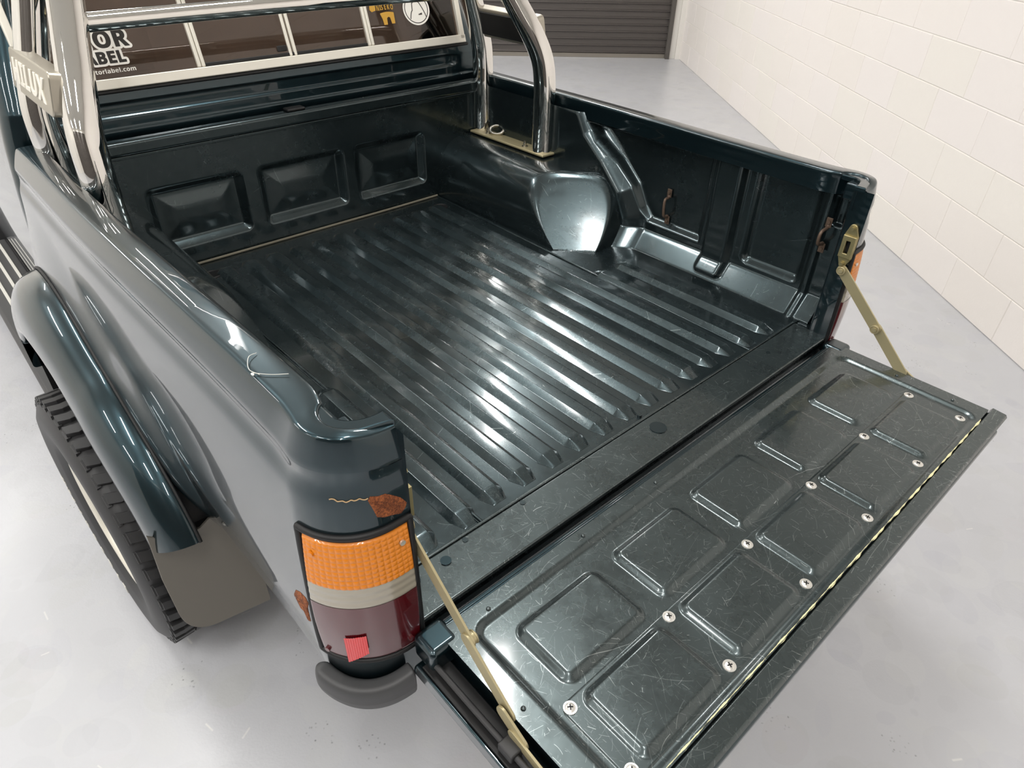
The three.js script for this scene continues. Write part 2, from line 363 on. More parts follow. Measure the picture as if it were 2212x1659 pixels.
for (const sg of [-1, 1]) {
  const w = T('inner_side_wall', innerSide(sg), M.bed, 'pressed inner bed wall with recessed pockets');
  // rear jamb of the tailgate opening
  const jx = (q) => sg * q;
  const jamb = merge(grid(4, 60, (u, v) => { const y = lerp(-0.13, 0.394, v); const P = [[0.732, -0.068], [0.664, -0.052], [0.6575, -0.046], [0.6565, -0.02], [0.656, -0.001]][Math.round(u * 4)]; return [jx(P[0]), y, P[1], u, y]; }));
  part('jamb', jamb, M.paint, w);
  part('rail_flange', merge(grid(160, 10, (u, v) => { const z = lerp(-1.484, -0.085, u); const a = v * Math.PI; return [sg * (0.716 + 0.006 * Math.sin(a)), 0.352 - 0.0015 * Math.cos(a) * 2, z]; }), grid(120, 6, (u, v) => [sg * lerp(0.718, 0.756, v), 0.365 + 0.004 * v, lerp(-1.484, -0.13, u)])), M.bed, w);
  const end = box(sg > 0 ? 0.690 : -0.722, sg > 0 ? 0.722 : -0.690, 0.352, 0.392, -0.085, -0.045, 0.004);
  part('rail_end_bracket', end, M.paint, w);
}

/* --- wheel houses */
const WT = 0.212;
function wheelHouse(sg) {
  const xi = 0.484, zr = -0.752;
  return grid(90, 200, (u, v) => {
    const d = u * u * 1.7;                            // in units of 0.165
    const x = Math.min(xi + d * 0.165, 0.76);
    const e = (1 - v) * (1 - v) * 2.45;               // distance from rear end in units of 0.30
    const z = Math.max(zr - e * 0.30, -1.488);
    const dx = x - xi, dz = zr - z, dd = dx * 0.75 + dz * 0.66 - 0.067;      // inner side, rear end and the slanting facet between them
    const se = (t, a, b) => (t <= 0 ? t * 6 : t >= 1 ? 1 : Math.pow(1 - Math.pow(1 - t, a), 1 / b));
    const smin = (a, b, k) => { const h = Math.max(k - Math.abs(a - b), 0) / k; return Math.min(a, b) - h * h * k * 0.25; };
    const f = smin(smin(se(dx / 0.165, 2.5, 2.3), dd * 1.28 / WT, 0.12), smin(se(dz / 0.16, 2.2, 1.7), 1.03, 0.1), 0.10);
    const y = f <= 0 ? -0.006 : WT * Math.min(f, 1);
    return [sg * x, y, z, z, x + y];
  });
}
for (const sg of [-1, 1]) T('wheel_house', wheelHouse(sg), M.bed, 'rounded scratched wheel house inside the cargo bed');

/* --- cargo floor with raised ribs */
const floorPart = T('cargo_floor', merge(grid(120, 120, (u, v) => { const x = lerp(-0.71, 0.71, u), z = lerp(-1.488, -0.097, v); return [x, 0, z, x, z]; }), box(-0.71, 0.71, -0.03, -0.004, -1.488, 0.0, 0)), M.bed, 'ribbed scratched steel cargo floor');
function ribGeo(z0, z1, uo) {
  const w0 = 0.029, h = 0.012, e0 = 0.03, e1 = 0.034;
  const P = [[-1, 0], [-0.96, 0.05], [-0.48, 0.94], [-0.40, 1], [0.44, 1], [0.52, 0.94], [0.90, 0.05], [0.94, 0]];
  const Z = [z0, z0 + e0 * 0.08, z0 + e0 * 0.9, z0 + e0 * 1.1]; for (let i = 1; i < 20; i++) Z.push(lerp(z0 + e0 * 1.1, z1 - e1 * 1.1, i / 20)); Z.push(z1 - e1 * 1.1, z1 - e1 * 0.9, z1 - e1 * 0.08, z1);
  return grid(P.length - 1, Z.length - 1, (u, v, i, j) => {
    const z = Z[j]; const f = Math.min(sstep(0, 1, clamp((z - z0) / e0, 0, 1)), clamp((z1 - z) / e1, 0, 1));
    const x = P[i][0] * lerp(w0 * 0.55, w0, Math.min(1, f * 1.5)); return [x, P[i][1] * h * f + 0.0003, z, x + uo, z + uo * 1.7];
  });
}
const ribLong = [0, 0.21, 0.45, 0.67].map((u) => ribGeo(-1.41, -0.118, u)), ribShort = [0.1, 0.35, 0.55, 0.8].map((u) => ribGeo(-0.66, -0.108, u));
for (let i = -2; i <= 12; i++) {
  let x = 0.392 - i * 0.0787 + 0.008; const short = i < 0 || i > 10;
  if (i === -2) x += 0.012; if (i === 12) x -= 0.012;
  const m = part('rib', (short ? ribShort : ribLong)[(i + 8) % 4], M.rib, floorPart); m.position.x = x;
}
for (const sg of [-1, 1]) {
  part('floor_seam', merge(tube([[sg * 0.478, 0.001, -1.48], [sg * 0.462, 0.001, -0.9], [sg * 0.448, 0.0015, -0.098]], 0.0034, 40, 6), tube([[sg * 0.486, 0.0005, -1.48], [sg * 0.468, 0.0005, -0.9], [sg * 0.453, 0.001, -0.098]], 0.0015, 40, 6)), M.bed, floorPart);
  part('drain_plug', merge(new THREE.TorusGeometry(0.024, 0.0035, 8, 28).rotateX(Math.PI / 2), cyl(0.020, 0.002, 24)).translate(sg * 0.425, 0.0, -1.385), M.black, floorPart);
}
part('front_seam', tube([[-0.7, 0.003, -1.478], [-0.3, 0.004, -1.476], [0, 0.003, -1.478], [0.25, 0.004, -1.475], [0.48, 0.004, -1.478]], 0.0042, 60, 6), M.seam, floorPart, 'dusty sealant bead along the foot of the front wall');
for (const [x, z] of [[0.6, -0.3], [-0.6, -0.3], [0.47, -0.06], [-0.5, -0.085], [-0.36, -0.085], [0.66, -0.075], [0.02, -0.112]]) part('bolt', merge(cyl(0.006, 0.006, 10).translate(x, 0.003, z)), M.bed, floorPart);
const metreUV = (g) => { const q = g.attributes.position, u = g.attributes.uv; for (let i = 0; i < q.count; i++) u.setXY(i, q.getX(i), q.getZ(i) + q.getY(i)); return g; };
const sill = T('rear_sill', metreUV(merge(box(-0.66, 0.66, -0.02, 0.005, -0.094, 0.0, 0.004), box(-0.66, 0.66, 0.0, 0.0065, -0.1005, -0.0945, 0.002), box(-0.66, 0.66, -0.11, -0.002, -0.03, -0.004, 0.003))), M.tail, 'flat scratched sill at the tailgate end of the floor');
for (const x of [0.015, -0.62, -0.555]) part('rubber_plug', cyl(x > 0 ? 0.019 : 0.010, 0.003, 24).translate(x, 0.0055, x > 0 ? -0.056 : -0.07), M.paint, sill);

/* --- front wall of the bed */
const frontWall = T('bed_front_wall', grid(420, 110, (u, v) => {
  const x = lerp(-0.745, 0.745, u), y = lerp(-0.002, 0.356, v); let d = 0;
  for (const [a, b] of [[-0.518, -0.238], [-0.187, 0.108], [0.152, 0.437]]) {
    const sd = sdRR(x, y, a, b, 0.062, 0.247, 0.02); d -= 0.021 * clamp((0.003 - sd) / 0.022, 0, 1) ** 1.15;
    d += 0.007 * sstep(-0.02, -0.08, sd);
  }
  return [x, y, -1.484 + d, x, y];
}), M.bed, 'front bed wall with three pressed rectangular recesses');
part('top_rail', metreUV(merge(box(-0.72, 0.72, 0.352, 0.389, -1.515, -1.472, 0.009), box(-0.72, 0.72, 0.343, 0.352, -1.50, -1.4765, 0.002))), M.bed, frontWall);
part('rail_clip', box(-0.06, 0.0, 0.389, 0.397, -1.515, -1.48, 0.004), M.black, frontWall);

/* --- tailgate, lying open */
const gate = TG('tailgate', 'lowered tailgate with two rows of pressed pads');
const padX = [-0.4615, -0.2308, 0, 0.2308, 0.4615];
function gateH(x, z) {
  let h = 0;
  h -= 0.0065 * sstep(0.004, -0.010, sdRR(x, z, -0.606, 0.612, 0.060, 0.392, 0.028));
  for (const c of padX) h += 0.0085 * sstep(0.002, -0.0135, sdRR(x, z, c - 0.094, c + 0.094, 0.102, 0.229, 0.020));
  return h;
}
part('inner_panel', grid(520, 150, (u, v) => {
  const x = lerp(-0.648, 0.655, u), z = lerp(0.030, 0.4, v); return [x, gateH(x, z), z, x, z];
}), M.tail, gate, 'dark green scratched inner tailgate panel');
const cover = part('access_cover', merge(grid(500, 66, (u, v) => {
  const x = lerp(-0.590, 0.598, u), z = lerp(0.2405, 0.3825, v); let h = -0.0048;
  for (const c of padX) h += 0.0085 * sstep(0.002, -0.0135, sdRR(x, z, c - 0.094, c + 0.094, 0.248, 0.375, 0.020));
  const e = sdRR(x, z, -0.590, 0.598, 0.2405, 0.3825, 0.018); h -= 0.0022 * sstep(-0.0015, 0.0006, e) + (e > 0.0012 ? 0.004 : 0);
  return [x, h, z, x, z];
})), M.tail, gate, 'screwed access cover with five raised pads');
const screwGeo = merge(new THREE.SphereGeometry(0.0085, 18, 8, 0, 6.2832, 0, Math.PI / 2).scale(1, 0.42, 1), cyl(0.0105, 0.0016, 20).translate(0, 0.0005, 0));
const crossGeo = merge(new THREE.BoxGeometry(0.0085, 0.0012, 0.0019).translate(0, 0.0033, 0), new THREE.BoxGeometry(0.0019, 0.0012, 0.0085).translate(0, 0.0033, 0));
for (const z of [0.2522, 0.3672]) for (let i = 0; i < 6; i++) {
  const s = part('screw', screwGeo, M.screw, gate, 'silver cross head screw'); s.position.set(0.2307 * (2.5 - i), -0.0046, z); s.rotation.y = rr(0, 1.5);
  const c = part('screw_slot', crossGeo, M.black, gate); c.position.copy(s.position); c.position.y += 0.0002; c.rotation.y = s.rotation.y;
}
// lip beyond the crease, outer skin, hinge edge
part('outer_lip', merge(grid(200, 24, (u, v) => {
  const x = lerp(-0.672, 0.672, u), z = lerp(0.3995, 0.437, v);
  let y = v < 0.12 ? lerp(-0.010, -0.001, v / 0.12) : lerp(-0.001, -0.004, (v - 0.12) / 0.88); if (v > 0.9) y -= 0.006 * (v - 0.9) / 0.1;
  return [x, y, z + 0.012 * Math.pow(Math.max(0, (x - 0.62) / 0.05), 2) * 0, x, z];
}), grid(200, 6, (u, v) => [lerp(-0.672, 0.672, u), lerp(-0.010, -0.060, v), lerp(0.437, 0.430, v), u, v])), M.tail, gate);
part('crease_wall', grid(200, 4, (u, v) => [lerp(-0.648, 0.655, u), lerp(0.0, -0.012, v), lerp(0.3995, 0.4005, v)]), M.tail, gate);
part('gate_body', merge(box(-0.642, 0.650, -0.058, -0.014, 0.034, 0.425, 0.004)), M.paint, gate);
part('outer_skin', merge(box(-0.694, 0.694, -0.078, -0.058, 0.018, 0.434, 0.009), box(-0.694, -0.688, -0.07, -0.044, 0.03, 0.43, 0.0025), box(0.688, 0.694, -0.07, -0.044, 0.03, 0.43, 0.0025)), M.paint, gate);
part('hinge_edge', merge(box(-0.648, 0.655, -0.03, -0.001, 0.0245, 0.0305, 0.0025), box(-0.65, 0.655, -0.03, -0.005, 0.0185, 0.0240, 0.002), box(-0.65, 0.655, -0.05, -0.012, 0.012, 0.018, 0.002)), M.paint, gate);
for (const sg of [-1, 1]) part('hinge_block', box(sg > 0 ? 0.625 : -0.682, sg > 0 ? 0.682 : -0.625, -0.05, 0.002, 0.006, 0.062, 0.012), M.paint, gate);
part('side_channel', box(-0.688, -0.648, -0.058, -0.040, 0.04, 0.42, 0.002), M.black, gate);
part('side_channel', box(0.655, 0.688, -0.058, -0.040, 0.04, 0.42, 0.002), M.black, gate);
part('latch_rod', merge(tube([[-0.674, -0.03, 0.06], [-0.674, -0.028, 0.2], [-0.672, -0.028, 0.42]], 0.005, 20, 10), box(-0.684, -0.660, -0.036, -0.018, 0.215, 0.245, 0.003)), M.rubber, gate);
{ // chipped sealant line along the crease
  const pts = []; for (let i = 0; i <= 160; i++) pts.push(i / 160);
  part('sealant_line', grid(160, 2, (u, v) => { const x = lerp(-0.60, 0.602, u); const w = 0.0016 + 0.0010 * Math.sin(u * 91) + 0.0008 * Math.sin(u * 237 + 1); return [x, -0.0012 + 0.0022 * Math.sin(v * Math.PI), 0.4005 - 0.004 * (1 - u) + (v - 0.5) * 2 * w, u, v]; }), M.sealant, gate, 'chipped cream sealant line along the tailgate edge');
}
for (const [x, z] of [[-0.56, 0.05], [-0.33, 0.045], [-0.12, 0.045], [-0.63, 0.12], [-0.63, 0.21], [-0.628, 0.33], [0.63, 0.2], [0.63, 0.33]]) part('rivet', new THREE.SphereGeometry(0.0042, 10, 6, 0, 6.3, 0, 1.571).translate(x, 0, z), M.tail, gate);

/* --- folding stays that hold the tailgate */
function flatBar(a, b, w, th, side) {               // flat bar in a z-y plane from a to b ([z,y])
  const dz = b[0] - a[0], dy = b[1] - a[1], L = Math.hypot(dz, dy);
  const s = new THREE.Shape(); s.absarc(0, 0, w, Math.PI / 2, Math.PI * 1.5); s.absarc(L, 0, w, -Math.PI / 2, Math.PI / 2); s.closePath();
  const g = new THREE.ExtrudeGeometry(s, { depth: th, bevelEnabled: true, bevelSize: 0.0005, bevelThickness: 0.0005, bevelSegments: 1, curveSegments: 12 });
  g.translate(0, 0, -th / 2); g.rotateY(-Math.PI / 2);       // local x -> +z
  g.rotateX(-Math.atan2(dy, dz)); g.translate(side, a[1], a[0]); return g;
}
for (const sg of [-1, 1]) {
  const st = TG('tailgate_stay', 'folding zinc plated stay arm of the tailgate');
  const X = sg > 0 ? 0.650 : -0.650, a = sg > 0 ? [-0.014, 0.198] : [-0.030, 0.198], b = sg > 0 ? [0.109, 0.085] : [0.114, 0.079], c = sg > 0 ? [0.200, 0.000] : [0.205, 0.010];
  part('upper_arm', flatBar(a, b, 0.0125, 0.003, X), M.zinc, st);
  part('lower_arm', flatBar(b, c, 0.0125, 0.003, X + sg * 0.0035), M.zinc, st);
  part('foot', merge(flatBar([c[0] - 0.005, c[1]], [c[0] + 0.035, c[1] - 0.02], 0.012, 0.003, X + sg * 0.010), flatBar([c[0] + 0.02, c[1] - 0.02], [c[0] + 0.14, c[1] - 0.042], 0.009, 0.003, X + sg * 0.013)), M.zinc, st);
  const bolt = merge(cyl(0.0098, 0.009, 24).rotateZ(Math.PI / 2), cyl(0.0062, 0.016, 6).rotateZ(Math.PI / 2), new THREE.TorusGeometry(0.0098, 0.0014, 8, 24).rotateY(Math.PI / 2).translate(-sg * 0.0045, 0, 0));
  for (const p of [a, b]) { const m = part('pivot_bolt', bolt, M.zinc, st); m.position.set(X - sg * 0.004, p[1], p[0]); }
}
/* --- latch striker on the rear jamb */
for (const sg of [-1, 1]) {
  const lt = TG('latch_striker', 'brass coloured tailgate latch striker on the jamb'); lt.position.set(sg * 0.655, G + 0.259, sg > 0 ? -0.020 : -0.026);
  const s = new THREE.Shape(); s.moveTo(-0.006, -0.052); s.absarc(0, -0.047, 0.0075, Math.PI * 1.2, Math.PI * 1.8); s.lineTo(0.017, -0.028); s.lineTo(0.017, 0.028); s.absarc(0, 0.047, 0.0085, Math.PI * 0.1, Math.PI * 0.9); s.lineTo(-0.015, 0.028); s.lineTo(-0.015, -0.028); s.closePath();
  const h = new THREE.Path(); h.moveTo(-0.006, -0.018); h.lineTo(0.007, -0.018); h.lineTo(0.007, 0.016); h.lineTo(-0.006, 0.016); h.closePath(); s.holes.push(h);
  part('striker_plate', new THREE.ExtrudeGeometry(s, { depth: 0.004, bevelEnabled: true, bevelSize: 0.001, bevelThickness: 0.001, bevelSegments: 1 }).rotateY(-sg * Math.PI / 2), M.brass, lt);
  const fr = new THREE.Shape(); fr.moveTo(-0.014, -0.027); fr.lineTo(0.016, -0.027); fr.lineTo(0.016, 0.027); fr.lineTo(-0.014, 0.027); fr.closePath(); fr.holes.push(h);
  part('striker_box', new THREE.ExtrudeGeometry(fr, { depth: 0.010, bevelEnabled: true, bevelSize: 0.001, bevelThickness: 0.001, bevelSegments: 1 }).rotateY(-sg * Math.PI / 2), M.brass, lt);
  part('striker_recess', box(-0.004, 0.002, -0.02, 0.02, -0.008, 0.008, 0).translate(sg * 0.004, 0, 0), M.black, lt);
  for (const y of [-0.045, 0.047]) part('striker_bolt', merge(cyl(0.0068, 0.004, 18).rotateZ(1.5708), cyl(0.0048, 0.012, 6).rotateZ(1.5708)).translate(-sg * 0.007, y, 0), M.brass, lt);
}
/* --- tie down hooks */
function hook(x, y0, y1, z0, z1, out) {
  const h = TG('tie_down_hook', 'small rusty tie down hook on the inner bed wall');
  const s = Math.sign(x), X = Math.abs(x);
  part('loop', tube([[s * X, y1, z1], [s * (X - 0.004), y1 - 0.006, z1], [s * (X - out), y1 - 0.012, lerp(z0, z1, 0.8)], [s * (X - out), y0 + 0.012, lerp(z0, z1, 0.2)], [s * (X - 0.004), y0 + 0.006, z0], [s * X, y0, z0]], 0.0045, 40, 10), M.hook, h);
  for (const [y, z] of [[y1 + 0.008, z1], [y0 - 0.008, z0]]) {
    part('hook_tab', merge(box(-0.0015, 0.0015, -0.013, 0.013, -0.008, 0.008, 0.001)).translate(s * (X - 0.001), y, z), M.hook, h);
    part('hook_bolt', cyl(0.0055, 0.006, 6).rotateZ(1.5708).translate(s * (X - 0.004), y + Math.sign(y - (y0 + y1) / 2) * 0.002, z), M.hook, h);
  }
}
for (const sg of [-1, 1]) { hook(sg * 0.757, 0.115, 0.185, -0.622, -0.628, 0.022); hook(sg * 0.731, 0.208, 0.262, -0.112, -0.112, 0.032); }

/* --- tail lights */
const TLS0 = LS + 0.030, TLS1 = STOT - 0.004;
function lens(sg, y0, y1, nu, nv, off, cell, amp, inset = 0) {
  return grid(nu, nv, (u, v) => {
    const s = lerp(TLS0 + inset, TLS1 - inset, u), y = lerp(y0 + (y0 < 0 ? 0.008 * (1 - u) : 0), y1, v);
    let o = off + 0.006 * Math.sin(Math.PI * clamp((y + 0.03) / 0.27, 0, 1)); const e = Math.min(s - TLS0, TLS1 - s, y0 < 0 ? y - y0 - 0.008 * (1 - u) : 1, y1 > 0.23 ? y1 - y : 1); o -= 0.006 * (1 - sstep(0, 0.006, e));
    if (cell) { const cx = s / cell * Math.PI, cy = y / cell * Math.PI; o += amp * (Math.abs(Math.sin(cx)) ** 0.6 * Math.abs(Math.sin(cy)) ** 0.6) * sstep(0.002, 0.010, e); }
    if (!cell && amp) o += amp * Math.sin(y / 0.0022) ;
    return [...bodyPt(sg, s, sideX(y), y, o), s, y];
  });
}
for (const sg of [-1, 1]) {
  const tl = TG('tail_light', 'tail light with amber, clear and dark red lenses');
  part('bezel', merge(...lensFrame(sg)), M.black, tl, 'black surround of the tail light');
  part('amber_lens', lens(sg, 0.151, 0.240, 230, 110, 0.004, 0.0088, 0.0015), M.amber, tl, 'amber waffle pattern indicator lens');
  part('clear_lens', lens(sg, 0.110, 0.151, 120, 60, 0.0045, 0.0, 0.0003), M.clearLens, tl, 'clear ribbed reversing lens');
  part('red_lens', lens(sg, -0.031, 0.110, 100, 60, 0.005, 0.0, 0), M.redLens, tl, 'dark red brake lens');
  const rs0 = LS + 0.078;
  part('reflector', grid(80, 60, (u, v) => { const s = lerp(rs0, rs0 + 0.031, u), y = lerp(-0.022 + 0.024 * u, 0.041 + 0.006 * u, v); const o = 0.0118 + 0.0008 * Math.abs(Math.sin(s / 0.0032 * 3.14) * Math.sin(y / 0.0032 * 3.14)); return [...bodyPt(sg, s, sideX(y), y, o), s, y]; }), M.reflector, tl, 'bright red reflector square');
  for (const [s, y] of [[LS + 0.177, 0.212], [LS + 0.050, 0.212], [LS + 0.045, -0.008], [LS + 0.172, -0.005]]) {
    const p = bodyPt(sg, s, sideX(y), y, 0.0085), n = pathAt(s); const m = part('lens_screw', merge(cyl(0.0045, 0.003, 14).rotateX(1.5708)), y > 0.2 && s > LS + 0.1 ? M.screw : y > 0.2 ? M.amber : M.redLens, tl); m.position.set(...p); m.rotation.y = Math.atan2(sg * n[2], n[3]);
  }
}
function lensFrame(sg) {
  const g = []; const N = 60;
  // closed loop around the lens, as a tube on the body surface
  const loop = []; const add = (s, y) => loop.push(bodyPt(sg, s, sideX(y), y, 0.0015));
  const A = TLS0 - 0.005, B = TLS1 + 0.0015;
  for (let i = 0; i <= N; i++) add(lerp(A, B, i / N), 0.2465);
  for (let i = 1; i <= 24; i++) add(B, lerp(0.2465, -0.036, i / 24));
  for (let i = 1; i <= N; i++) { const u = 1 - i / N; add(lerp(A, B, u), -0.036 + 0.008 * (1 - u)); }
  for (let i = 1; i < 24; i++) add(A, lerp(-0.028, 0.2465, i / 24));
  const c = new THREE.CatmullRomCurve3(loop.map((p) => new THREE.Vector3(...p)), true, 'centripetal');
  g.push(new THREE.TubeGeometry(c, 300, 0.0052, 10, true));
  g.push(grid(60, 40, (u, v) => { const s = lerp(TLS0 - 0.004, TLS1 + 0.001, u), y = lerp(-0.034, 0.245, v); return [...bodyPt(sg, s, sideX(y), y, 0.0012), u, v]; }));
  return g;
}
/* --- grey corner bumper */
for (const sg of [-1, 1]) {
  T('corner_bumper', merge(grid(80, 30, (u, v) => {
    const s = lerp(LS + 0.012, STOT - 0.034, u), a = v * Math.PI * 2;
    const endf = Math.pow(Math.sin(clamp(u / 0.12, 0, 1) * Math.PI / 2), 0.6) * (u > 0.985 ? Math.sqrt(1 - (u - 0.985) / 0.015 * 0.6) : 1);
    const top = -0.064 - 0.016 * Math.sin(u * Math.PI), bot = lerp(-0.128, -0.136, u) - 0.014 * Math.sin(u * Math.PI);
    const cy = (top + bot) / 2, hh = (top - bot) / 2 * lerp(0.5, 1, endf);
    const sq = (t) => Math.sign(t) * Math.pow(Math.abs(t), 0.55);
    const y = cy + hh * sq(Math.sin(a)), o = 0.020 + 0.016 * endf * sq(Math.cos(a)) - (Math.sin(a) < 0 ? 0.010 * -Math.sin(a) : 0);
    return [...bodyPt(sg, s, 0.80, y, o), s, v * 0.2];
  })), M.plastic, 'dark grey plastic corner bumper under the tail light');
}
/* --- rust spots and cracked paint on the rear corner */
function patch(sg, outline, off, mat, name, label) {
  const c = outline.reduce((a, p) => [a[0] + p[0] / outline.length, a[1] + p[1] / outline.length], [0, 0]); const n = outline.length, K = 8;
  const g = grid(n, K, (u, v, i, j) => { const p = outline[i % n], s = lerp(c[0], p[0], j / K), y = lerp(c[1], p[1], j / K); const o = off * (j === K ? 0.2 : 1); return [...bodyPt(sg, s, sideX(y), y, o + (j < K && j > 0 ? 0.0006 * Math.sin(i * 2.7 + j * 1.9) : 0)), s, y]; });
  T(name, g, mat, label);
}
{
  const s1 = STOT, o = [];
  const R = [[0.140, 0.305], [0.144, 0.310], [0.156, 0.306], [0.166, 0.305], [0.176, 0.297], [0.188, 0.285], [0.196, 0.271], [0.193, 0.263], [0.185, 0.257], [0.172, 0.263], [0.160, 0.266], [0.149, 0.272], [0.146, 0.285]];
  patch(-1, R.map(([a, b]) => [LS + a, b]), 0.0016, M.rust, 'rust_patch', 'brown rust patch above the amber lens');
  const R2 = [[-0.042, 0.040], [-0.030, 0.062], [-0.012, 0.074], [0.006, 0.078], [0.012, 0.070], [0.004, 0.050], [0.006, 0.020], [-0.002, 0.012], [-0.010, 0.026], [-0.026, 0.020]];
  patch(-1, R2.map(([a, b]) => [LS + a, b]), 0.0014, M.rust, 'rust_patch', 'brown rust patch beside the red lens');
  const cr = []; for (let i = 0; i <= 14; i++) { const s = LS + lerp(0.088, 0.141, i / 14), y = 0.313 - 0.005 * i / 14 + 0.0022 * Math.sin(i * 1.3) * Math.sin(i * 0.7); cr.push(bodyPt(-1, s, sideX(y), y, 0.0006)); }
  T('paint_crack', tube(cr, 0.0009, 60, 5), M.crack, 'thin crack in the paint running from the rust patch');
}

/* --- wheel arch flares, liners, mud flaps */
const FLARE = smoothTab([[0.828, 0.540], [0.838, 0.5425], [0.852, 0.539], [0.872, 0.528], [0.892, 0.510], [0.909, 0.482], [0.918, 0.452], [0.919, 0.436], [0.914, 0.427], [0.900, 0.425], [0.87, 0.432]], 36);
const flarePt = (sg, x, R, ph) => { const f = R * archGrow(ph); return [sg * (x + 0.014 * sstep(1.5, 2.2, ph) * sstep(0.83, 0.88, x)), YC + f * Math.sin(ph), Math.max(ZC + f * Math.cos(ph), -1.535)]; };
for (const sg of [-1, 1]) {
  T('fender_flare', grid(120, FLARE.length - 1, (u, v, i, j) => {
    const ph = lerp(0.46, 2.6, u), [x, R] = FLARE[j]; const edge = 1;
    return [...flarePt(sg, 0.828 + (x - 0.828) * edge - 0.012 * sstep(0.35, 0, u), R, ph), u, v];
  }), M.paint, 'glossy dark green wheel arch flare');
  T('flare_gasket', tube(Array.from({ length: 40 }, (_, i) => flarePt(sg, 0.832 - 0.012 * sstep(0.35, 0, i / 39), 0.545, lerp(0.46, 2.6, i / 39))), 0.004, 120, 8), M.black, 'black rubber strip along the flare');
  T('arch_liner', merge(grid(80, 4, (u, v) => flarePt(sg, lerp(0.50, 0.90, v), 0.448, lerp(0.5, 3.2, u))), grid(80, 3, (u, v) => flarePt(sg, 0.50, lerp(0.0, 0.448, v), lerp(0.2, 3.2, u)))), M.black, 'black wheel arch liner');
  const s = new THREE.Shape(); s.moveTo(0.70, -0.20); s.lineTo(0.80, -0.262); s.lineTo(0.86, -0.262); s.lineTo(0.906, -0.215); s.lineTo(0.912, -0.36); s.lineTo(0.909, -0.49); s.quadraticCurveTo(0.905, -0.575, 0.84, -0.592); s.lineTo(0.70, -0.618); s.closePath();
  const mf = new THREE.ExtrudeGeometry(s, { depth: 0.005, bevelEnabled: true, bevelSize: 0.001, bevelThickness: 0.001, bevelSegments: 1, curveSegments: 10 });
  mf.translate(0, 0, -0.705); if (sg < 0) { mf.scale(-1, 1, 1); mf.index === null && flipWinding(mf); }
  const fl = T('mud_flap', mf, new THREE.MeshStandardMaterial({ color: 0x6c6860, roughness: 0.55 }), 'grey rubber mud flap behind the rear wheel');
  part('flap_bolt', merge(cyl(0.0075, 0.004, 18).rotateX(1.5708), cyl(0.0045, 0.01, 6).rotateX(1.5708)).translate(sg * 0.818, -0.287, -0.697), M.steel, fl);
}
function flipWinding(g) { for (const k of ['position', 'normal', 'uv']) { const a = g.attributes[k]; for (let i = 0; i < a.count; i += 3) for (let c = 0; c < a.itemSize; c++) { const t = a.array[(i + 1) * a.itemSize + c]; a.array[(i + 1) * a.itemSize + c] = a.array[(i + 2) * a.itemSize + c]; a.array[(i + 2) * a.itemSize + c] = t; } } g.computeVertexNormals(); }

/* --- wheels */
const font = await new FontLoader().loadAsync('fonts/droid/droid_sans_bold.typeface.json');
function wheelGeo() {
  const lathe = (pts, seg = 96) => { const g = new THREE.LatheGeometry(pts.map(([r, x]) => new THREE.Vector2(r, x)), seg); g.rotateZ(Math.PI / 2); return g; };   // axis on x; +profile y -> -x (outside of the left wheel)
  const R = RT - 0.011;
  return {
    tyre: lathe([[0.205, -0.085], [0.23, -0.105], [0.29, -0.121], [0.335, -0.122], [0.358, -0.116], [R - 0.004, -0.105], [R, -0.09], [R, 0.09], [R - 0.004, 0.105], [0.358, 0.116], [0.335, 0.127], [0.31, 0.130], [0.285, 0.129], [0.262, 0.123], [0.25, 0.121], [0.23, 0.108], [0.205, 0.085]]),
    rim: lathe([[0.17, -0.08], [0.20, -0.09], [0.18, -0.05], [0.165, 0.02], [0.172, 0.06], [0.196, 0.078], [0.2, 0.09], [0.21, 0.101], [0.214, 0.105], [0.211, 0.110], [0.204, 0.109], [0.197, 0.10], [0.188, 0.085], [0.172, 0.04], [0.15, 0.03], [0.09, 0.045], [0.06, 0.05], [0.055, 0.075], [0, 0.078]]),
  };
}
const WG = wheelGeo();
const WX = 0.846;
